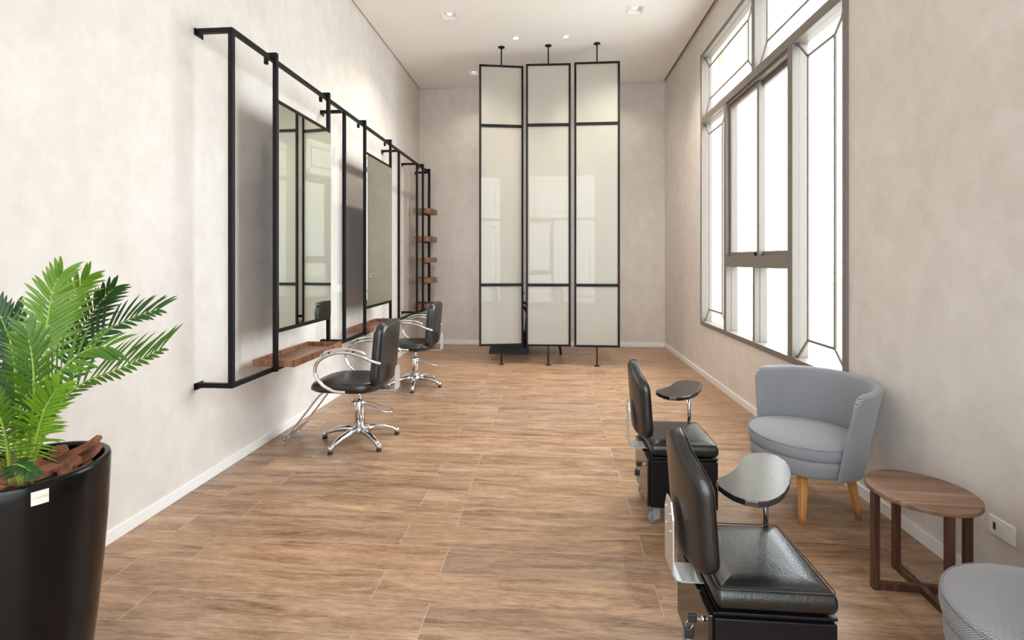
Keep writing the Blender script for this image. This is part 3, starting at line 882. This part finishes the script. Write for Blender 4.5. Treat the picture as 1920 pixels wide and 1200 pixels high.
for i, (x, y, z, L, w, t, rot, lab) in enumerate((
        (.085, .080, .862, .078, .026, .016, (.3, -.50, .35), 'largest bark chunk, sticking up above the rear rim of the planter'),
        (.118, .015, .842, .058, .022, .014, (.6, .15, 1.9), 'long bark chunk leaning inside the right rim of the planter'),
        (.095, -.055, .840, .055, .021, .016, (.2, -.2, .7), 'bark chunk lying along the front right rim of the planter'))):
    m = MB(); m.bm.free(); m.bm = chip(80 + i, L, w, t)
    o = m.build('bark_chip', M['bark'], loc=(PC.x + x, PC.y + y, z), rot=rot)
    tag(o, lab, 'bark chip', 'bark chips in the planter')

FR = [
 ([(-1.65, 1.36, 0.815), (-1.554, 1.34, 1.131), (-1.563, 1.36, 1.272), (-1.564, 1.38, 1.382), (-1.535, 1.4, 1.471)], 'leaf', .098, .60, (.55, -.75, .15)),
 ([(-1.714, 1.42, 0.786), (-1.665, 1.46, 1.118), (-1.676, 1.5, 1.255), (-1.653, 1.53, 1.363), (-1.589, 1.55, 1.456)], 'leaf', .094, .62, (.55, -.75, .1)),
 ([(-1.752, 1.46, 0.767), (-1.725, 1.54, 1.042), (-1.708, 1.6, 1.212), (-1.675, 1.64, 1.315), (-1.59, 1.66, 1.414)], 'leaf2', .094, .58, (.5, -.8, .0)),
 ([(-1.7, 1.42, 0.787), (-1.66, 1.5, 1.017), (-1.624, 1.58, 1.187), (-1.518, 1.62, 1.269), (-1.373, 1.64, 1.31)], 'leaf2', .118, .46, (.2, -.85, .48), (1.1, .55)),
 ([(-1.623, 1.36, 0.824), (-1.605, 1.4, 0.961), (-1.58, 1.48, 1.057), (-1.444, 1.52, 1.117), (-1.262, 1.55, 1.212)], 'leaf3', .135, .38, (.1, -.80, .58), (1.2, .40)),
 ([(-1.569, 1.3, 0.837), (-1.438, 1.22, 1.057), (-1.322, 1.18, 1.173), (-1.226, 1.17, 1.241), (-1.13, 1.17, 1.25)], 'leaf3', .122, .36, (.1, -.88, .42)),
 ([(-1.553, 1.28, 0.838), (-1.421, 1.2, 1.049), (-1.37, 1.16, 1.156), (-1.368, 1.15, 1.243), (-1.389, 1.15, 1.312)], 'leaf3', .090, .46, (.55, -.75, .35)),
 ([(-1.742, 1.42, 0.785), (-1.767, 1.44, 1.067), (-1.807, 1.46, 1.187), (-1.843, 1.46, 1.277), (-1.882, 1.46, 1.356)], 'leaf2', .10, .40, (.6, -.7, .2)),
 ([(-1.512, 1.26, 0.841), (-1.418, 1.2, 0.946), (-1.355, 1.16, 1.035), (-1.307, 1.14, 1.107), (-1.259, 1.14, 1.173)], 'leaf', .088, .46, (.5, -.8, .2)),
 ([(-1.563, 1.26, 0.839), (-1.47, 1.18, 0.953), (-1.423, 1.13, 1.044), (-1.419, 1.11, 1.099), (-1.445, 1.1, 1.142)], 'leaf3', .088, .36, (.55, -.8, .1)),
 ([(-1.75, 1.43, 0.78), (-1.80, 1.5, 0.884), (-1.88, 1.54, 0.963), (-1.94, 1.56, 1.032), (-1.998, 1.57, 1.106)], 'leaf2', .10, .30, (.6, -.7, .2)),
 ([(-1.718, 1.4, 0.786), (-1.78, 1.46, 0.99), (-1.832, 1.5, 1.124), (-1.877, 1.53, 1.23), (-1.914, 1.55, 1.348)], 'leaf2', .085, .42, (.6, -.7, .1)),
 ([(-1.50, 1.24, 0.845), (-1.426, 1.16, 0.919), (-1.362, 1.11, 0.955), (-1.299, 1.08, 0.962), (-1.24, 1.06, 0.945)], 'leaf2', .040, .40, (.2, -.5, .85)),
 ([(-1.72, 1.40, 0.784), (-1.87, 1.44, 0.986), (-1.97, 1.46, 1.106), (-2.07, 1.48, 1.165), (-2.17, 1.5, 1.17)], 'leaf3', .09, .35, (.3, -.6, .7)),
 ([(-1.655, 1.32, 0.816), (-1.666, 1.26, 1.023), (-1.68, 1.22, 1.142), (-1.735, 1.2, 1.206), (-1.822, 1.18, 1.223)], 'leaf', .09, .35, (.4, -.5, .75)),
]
palm = empty('palm_plant', (PC.x, PC.y, .77), 0, 'green feather palm growing out of the black planter at the left edge', 'plant')
base = Vector((PC.x, PC.y, .77))
rl = random.Random(3)
def frond(i, pts, mat, ll, bare, face, asym=(1, 1)):
    P = [Vector(p) - base for p in pts]
    h = Vector((P[0].x, P[0].y, 0))
    if h.length > .10: P[0] = Vector((h.x * .10 / h.length, h.y * .10 / h.length, P[0].z))
    P[0].z = max(min(P[0].z, .02), -.004)
    C_ = smooth_path(P, 10); C_ = C_[:int(len(C_) * .90)]; n = len(C_)
    st = MB().tube(C_, [.0055 * (1 - .75 * k / (n - 1)) for k in range(n)], 6).build('frond_stalk', M['stem'], None)
    bm = bmesh.new()
    cum = [0]
    for k in range(1, n): cum.append(cum[-1] + (C_[k] - C_[k - 1]).length)
    L = cum[-1]
    F = Vector(face).normalized()
    num = 19
    def at(s):
        for k in range(1, n):
            if cum[k] >= s:
                t = (s - cum[k - 1]) / max(cum[k] - cum[k - 1], 1e-6)
                return C_[k - 1].lerp(C_[k], t), (C_[k] - C_[k - 1]).normalized()
        return C_[-1], (C_[-1] - C_[-2]).normalized()
    for j in range(num):
        f = j / (num - 1)
        s = L * (bare + (1 - bare) * f)
        p, t = at(min(s, L * .998))
        side = t.cross(F).normalized(); up = side.cross(t).normalized()
        if up.dot(F) < 0: up = -up
        ln = ll * (.72 + .42 * sin(pi * (.12 + .72 * f))) * (1 - .12 * f)
        ang = radians(60 - 37 * f ** .8)
        for sg in (-1, 1):
            ang2 = ang + radians(rl.uniform(-5, 5)); l2 = ln * rl.uniform(.9, 1.08) * (asym[0] if sg < 0 else asym[1])
            d = t * cos(ang2) + side * sg * sin(ang2) + up * rl.uniform(.05, .25)
            d.normalize()
            w = up.cross(d).normalized() * .0057
            droop = Vector((0, 0, -1)) * l2 * .15 + F * -.02 * l2
            q = []
            for (u, ww, dr) in ((0, .45, 0), (.25, 1, .05), (.55, 1.0, .28), (.82, .6, .65), (1, .02, 1)):
                c = p + d * l2 * u + droop * dr
                q.append((bm.verts.new(c - w * ww), bm.verts.new(c + up * .0022 * ww), bm.verts.new(c + w * ww)))
            for a, b in zip(q, q[1:]):
                for e in (0, 1):
                    fc_ = bm.faces.new((a[e], a[e + 1], b[e + 1], b[e])); fc_.smooth = True
    m = MB(); m.bm.free(); m.bm = bm
    fo_ = m.build('frond', M[mat], palm)
    st.parent = fo_
for i, a in enumerate(FR): frond(i, *a)
MB().loops([[(.06 + .018 * cos(q) * s, -.06 + .010 * sin(q) * s, z) for q in [2 * pi * k / 8 for k in range(8)]] for z, s in ((0.0, 1), (.05, 1.1), (.10, .7), (.135, .15))]).build('stem_sheath', M['sheath'], palm, label='dry orange stem sheath')
MB().tube([(0, 0, -.004), (.005, 0, .06), (.01, -.005, .12)], [.03, .026, .012], 10).build('trunk', M['stem'], palm)

# ------------------------------------------------------------------ wall plates
def plate(name, loc, rz, label, holes=0, blank=False, group=None):
    """horizontal 12 x 8 cm plate, local x along the wall, local -y out of the wall"""
    r = empty(name, loc, rz, label, 'socket' if not blank else 'switch', group)
    MB().box(-.06, .06, -.008, 0, -.04, .04, .003).build('cover_plate', M['plastic'], r)
    if not blank:
        MB().box(-.017, .019, -.0100, -.0075, -.02, .02, .001).build('socket_module', M['plastic'], r)
        MB().box(-.036, -.024, -.0095, -.0075, -.016, .016, .001).build('port', M['dark'], r)
    else:
        MB().box(-.018, .018, -.0105, -.0075, -.025, .025, .002).build('rocker', M['plastic'], r)
    return r
plate('wall_socket', (XR, 2.205, .318), -pi / 2, 'white wall socket low on the right wall beside the side table')
plate('light_switch', (XL, 5.012, 1.167), pi / 2, 'white switch plate on the left wall between the two mirrors', blank=True)
plate('light_switch', (XL, 7.72, 1.178), pi / 2, 'white switch plate on the left wall behind the shelf column', blank=True)
plate('wall_socket', (-.865, YB, 1.20), 0, 'white wall socket on the back wall behind the screens')

# ------------------------------------------------------------------ ceiling lights
for i, ((x, y, h), lab) in enumerate(zip(SQ, ('square white recessed ceiling light, the left one of the nearer pair',
                                            'square white recessed ceiling light, the right one of the nearer pair',
                                            'square white recessed ceiling light far left, partly beside the screen top',
                                            'square white recessed ceiling light far right, added unseen behind the right screen for fill light'))):
    r = empty('recessed_ceiling_light', (x, y, ZC), 0, lab, 'ceiling light', 'square recessed ceiling lights')
    ring_ = MB(); w = .018
    ring_.holed(-h - w, h + w, -h - w, h + w, -.005, -.0005, [(-h + .004, h - .004, -h + .004, h - .004)]).build('trim_ring', M['plastic'], r)
    MB().holed(-h + .001, h - .001, -h + .001, h - .001, .0, .066, [(-h + .004, h - .004, -h + .004, h - .004)]).box(-h + .004, h - .004, -h + .004, h - .004, .060, .066).build('housing', M['plastic'], r)
    MB().lathe([(0, .02), (.030, .02), (.036, .03), (.028, .058), (0, .058)], 24).build('bulb', M['lampsq'], r)
    ld = bpy.data.lights.new('downlight_fill', 'SPOT'); ld.energy = (78, 92, 14, 14)[i]; ld.spot_size = radians(125); ld.spot_blend = 1.0; ld.color = (1, .91, .78); ld.shadow_soft_size = .04  # fill light added at the square fixtures, which look unlit themselves
    lo = bpy.data.objects.new('downlight_fill', ld); COL.objects.link(lo); lo.parent = r; lo.location = (0, 0, -.01)
for i, (x, y, h) in enumerate(RD):
    r = empty('round_spotlight', (x, y, ZC), 0, ('small lit round ceiling spotlight, the left of the two above the screens', 'small lit round ceiling spotlight, the right of the two above the screens')[i], 'ceiling light', 'lit round spotlights')
    MB().lathe([(.034, -.004), (.046, -.004), (.047, -.0005), (.034, -.0005)], 28).lathe([(.034, -.004), (.034, .03), (.0345, .03), (.0345, -.004)], 28).build('trim_ring', M['plastic'], r)
    MB().lathe([(0, .004), (.033, .004), (.033, .012), (0, .012)], 28).build('lamp', M['lamp'], r)
    ld = bpy.data.lights.new('spot_beam', 'SPOT'); ld.energy = 55; ld.spot_size = radians(40); ld.spot_blend = .9; ld.color = (1, .84, .64); ld.shadow_soft_size = .03
    lo = bpy.data.objects.new('spot_beam', ld); COL.objects.link(lo); lo.parent = r; lo.location = (0, 0, -.012)

# ------------------------------------------------------------------ outside the window
tag(MB().box(-14, 30, -22, 34, -.32, -.14).build('ground', M['paving']), kind='structure')
ep = MB()
ep.box(2.55, 3.35, 7.2, 8.4, -.2, 5.6).box(2.47, 3.43, 7.1, 8.45, 3.85, 4.0).box(2.42, 3.48, 7.05, 8.5, 4.55, 4.75)
tag(ep.build('garden_pier', M['render']), 'cream rendered pier with stepped cap outside the far end of the window', 'pier')
sb = MB(); rs = random.Random(11)
for i in range(420):
    c = Vector((rs.gauss(0, .45), rs.gauss(0, .5), abs(rs.gauss(.8, .5))))
    d = Vector((rs.uniform(-1, 1), rs.uniform(-1, 1), rs.uniform(-.3, 1))).normalized() * .09
    w = d.cross(Vector((rs.uniform(-1, 1), rs.uniform(-1, 1), .3))).normalized() * .03
    vs = [sb.bm.verts.new(c), sb.bm.verts.new(c + d * .5 - w), sb.bm.verts.new(c + d), sb.bm.verts.new(c + d * .5 + w)]
    sb.bm.faces.new(vs)
gs = empty('garden_shrub', (9.5, 15.4, -.14), 0, 'loose shrub, leaves coloured pale as if overexposed, seen faintly through the right light of the window', 'shrub')
sb.build('foliage', M['shrub'], gs)
MB().tube([(0, 0, 0), (.03, .02, .5), (0, 0, 1.1)], [.03, .02, .01], 8).build('stem', M['soil'], gs)

# ------------------------------------------------------------------ sky
SUNWARD, SKY_LOW, SKY_HIGH = (.85, .35, .45), 2.9, 5.0
wd = bpy.data.worlds.new('hazy_sky'); scene.world = wd; wd.use_nodes = True
wt = wd.node_tree; bg = wt.nodes['Background']
# bright haze on the sun's side of the sky (over the garden), softer sky elsewhere
wtc = wt.nodes.new('ShaderNodeTexCoord'); wdot = wt.nodes.new('ShaderNodeVectorMath'); wdot.operation = 'DOT_PRODUCT'
wdot.inputs[1].default_value = Vector(SUNWARD).normalized()
wmr = wt.nodes.new('ShaderNodeMapRange'); wmr.interpolation_type = 'SMOOTHSTEP'
wmr.inputs['From Min'].default_value = -.35; wmr.inputs['From Max'].default_value = .95
wmr.inputs['To Min'].default_value = SKY_LOW; wmr.inputs['To Max'].default_value = SKY_HIGH
wt.links.new(wtc.outputs['Generated'], wdot.inputs[0]); wt.links.new(wdot.outputs['Value'], wmr.inputs['Value'])
wt.links.new(wmr.outputs[0], bg.inputs['Strength'])
bg.inputs[0].default_value = (.885, .94, 1.0, 1)
# daylight sampling portals in the two window openings (they give off no light themselves)
for (loc, rot, sx, sy) in (((XR + .2, (WY0 + WY1) / 2, (WZ0 + WZ1) / 2), (0, pi / 2, 0), WZ1 - WZ0, WY1 - WY0),
                           (((FX0 + FX1) / 2, YF - .19, (FZ0 + FZ1) / 2), (pi / 2, 0, 0), FX1 - FX0, FZ1 - FZ0)):
    ld = bpy.data.lights.new('daylight_portal', 'AREA'); ld.shape = 'RECTANGLE'; ld.size = sx; ld.size_y = sy
    ld.cycles.is_portal = True
    lo = bpy.data.objects.new('daylight_portal', ld); COL.objects.link(lo); lo.location = loc; lo.rotation_euler = rot

# ------------------------------------------------------------------ camera
F, CY, TH = 890.0, 487.0, atan(71 / 890.0)
cd = bpy.data.cameras.new('camera'); cam = bpy.data.objects.new('camera', cd); COL.objects.link(cam)
cd.sensor_fit = 'HORIZONTAL'; cd.sensor_width = 36.0; cd.lens = 36.0 * F / 1920.0
cd.shift_x = 0.0; cd.shift_y = -(600.0 - CY) / 1920.0
cd.clip_start = .05; cd.clip_end = 200
cam.location = (0, 0, 1.48); cam.rotation_euler = (pi / 2, 0, TH)
scene.camera = cam

# ------------------------------------------------------------------ colour management / sampling hints
scene.view_settings.view_transform = 'Standard'
scene.view_settings.look = 'None'
scene.view_settings.exposure = 1.38
scene.view_settings.gamma = 1.0
scene.view_settings.use_curve_mapping = False
scene.cycles.max_bounces = 10
scene.cycles.diffuse_bounces = 6
scene.cycles.glossy_bounces = 5
scene.cycles.transmission_bounces = 6
scene.cycles.transparent_max_bounces = 12
scene.cycles.sample_clamp_indirect = 6.0
scene.cycles.caustics_reflective = False
scene.cycles.caustics_refractive = False
scene.cycles.use_denoising = True
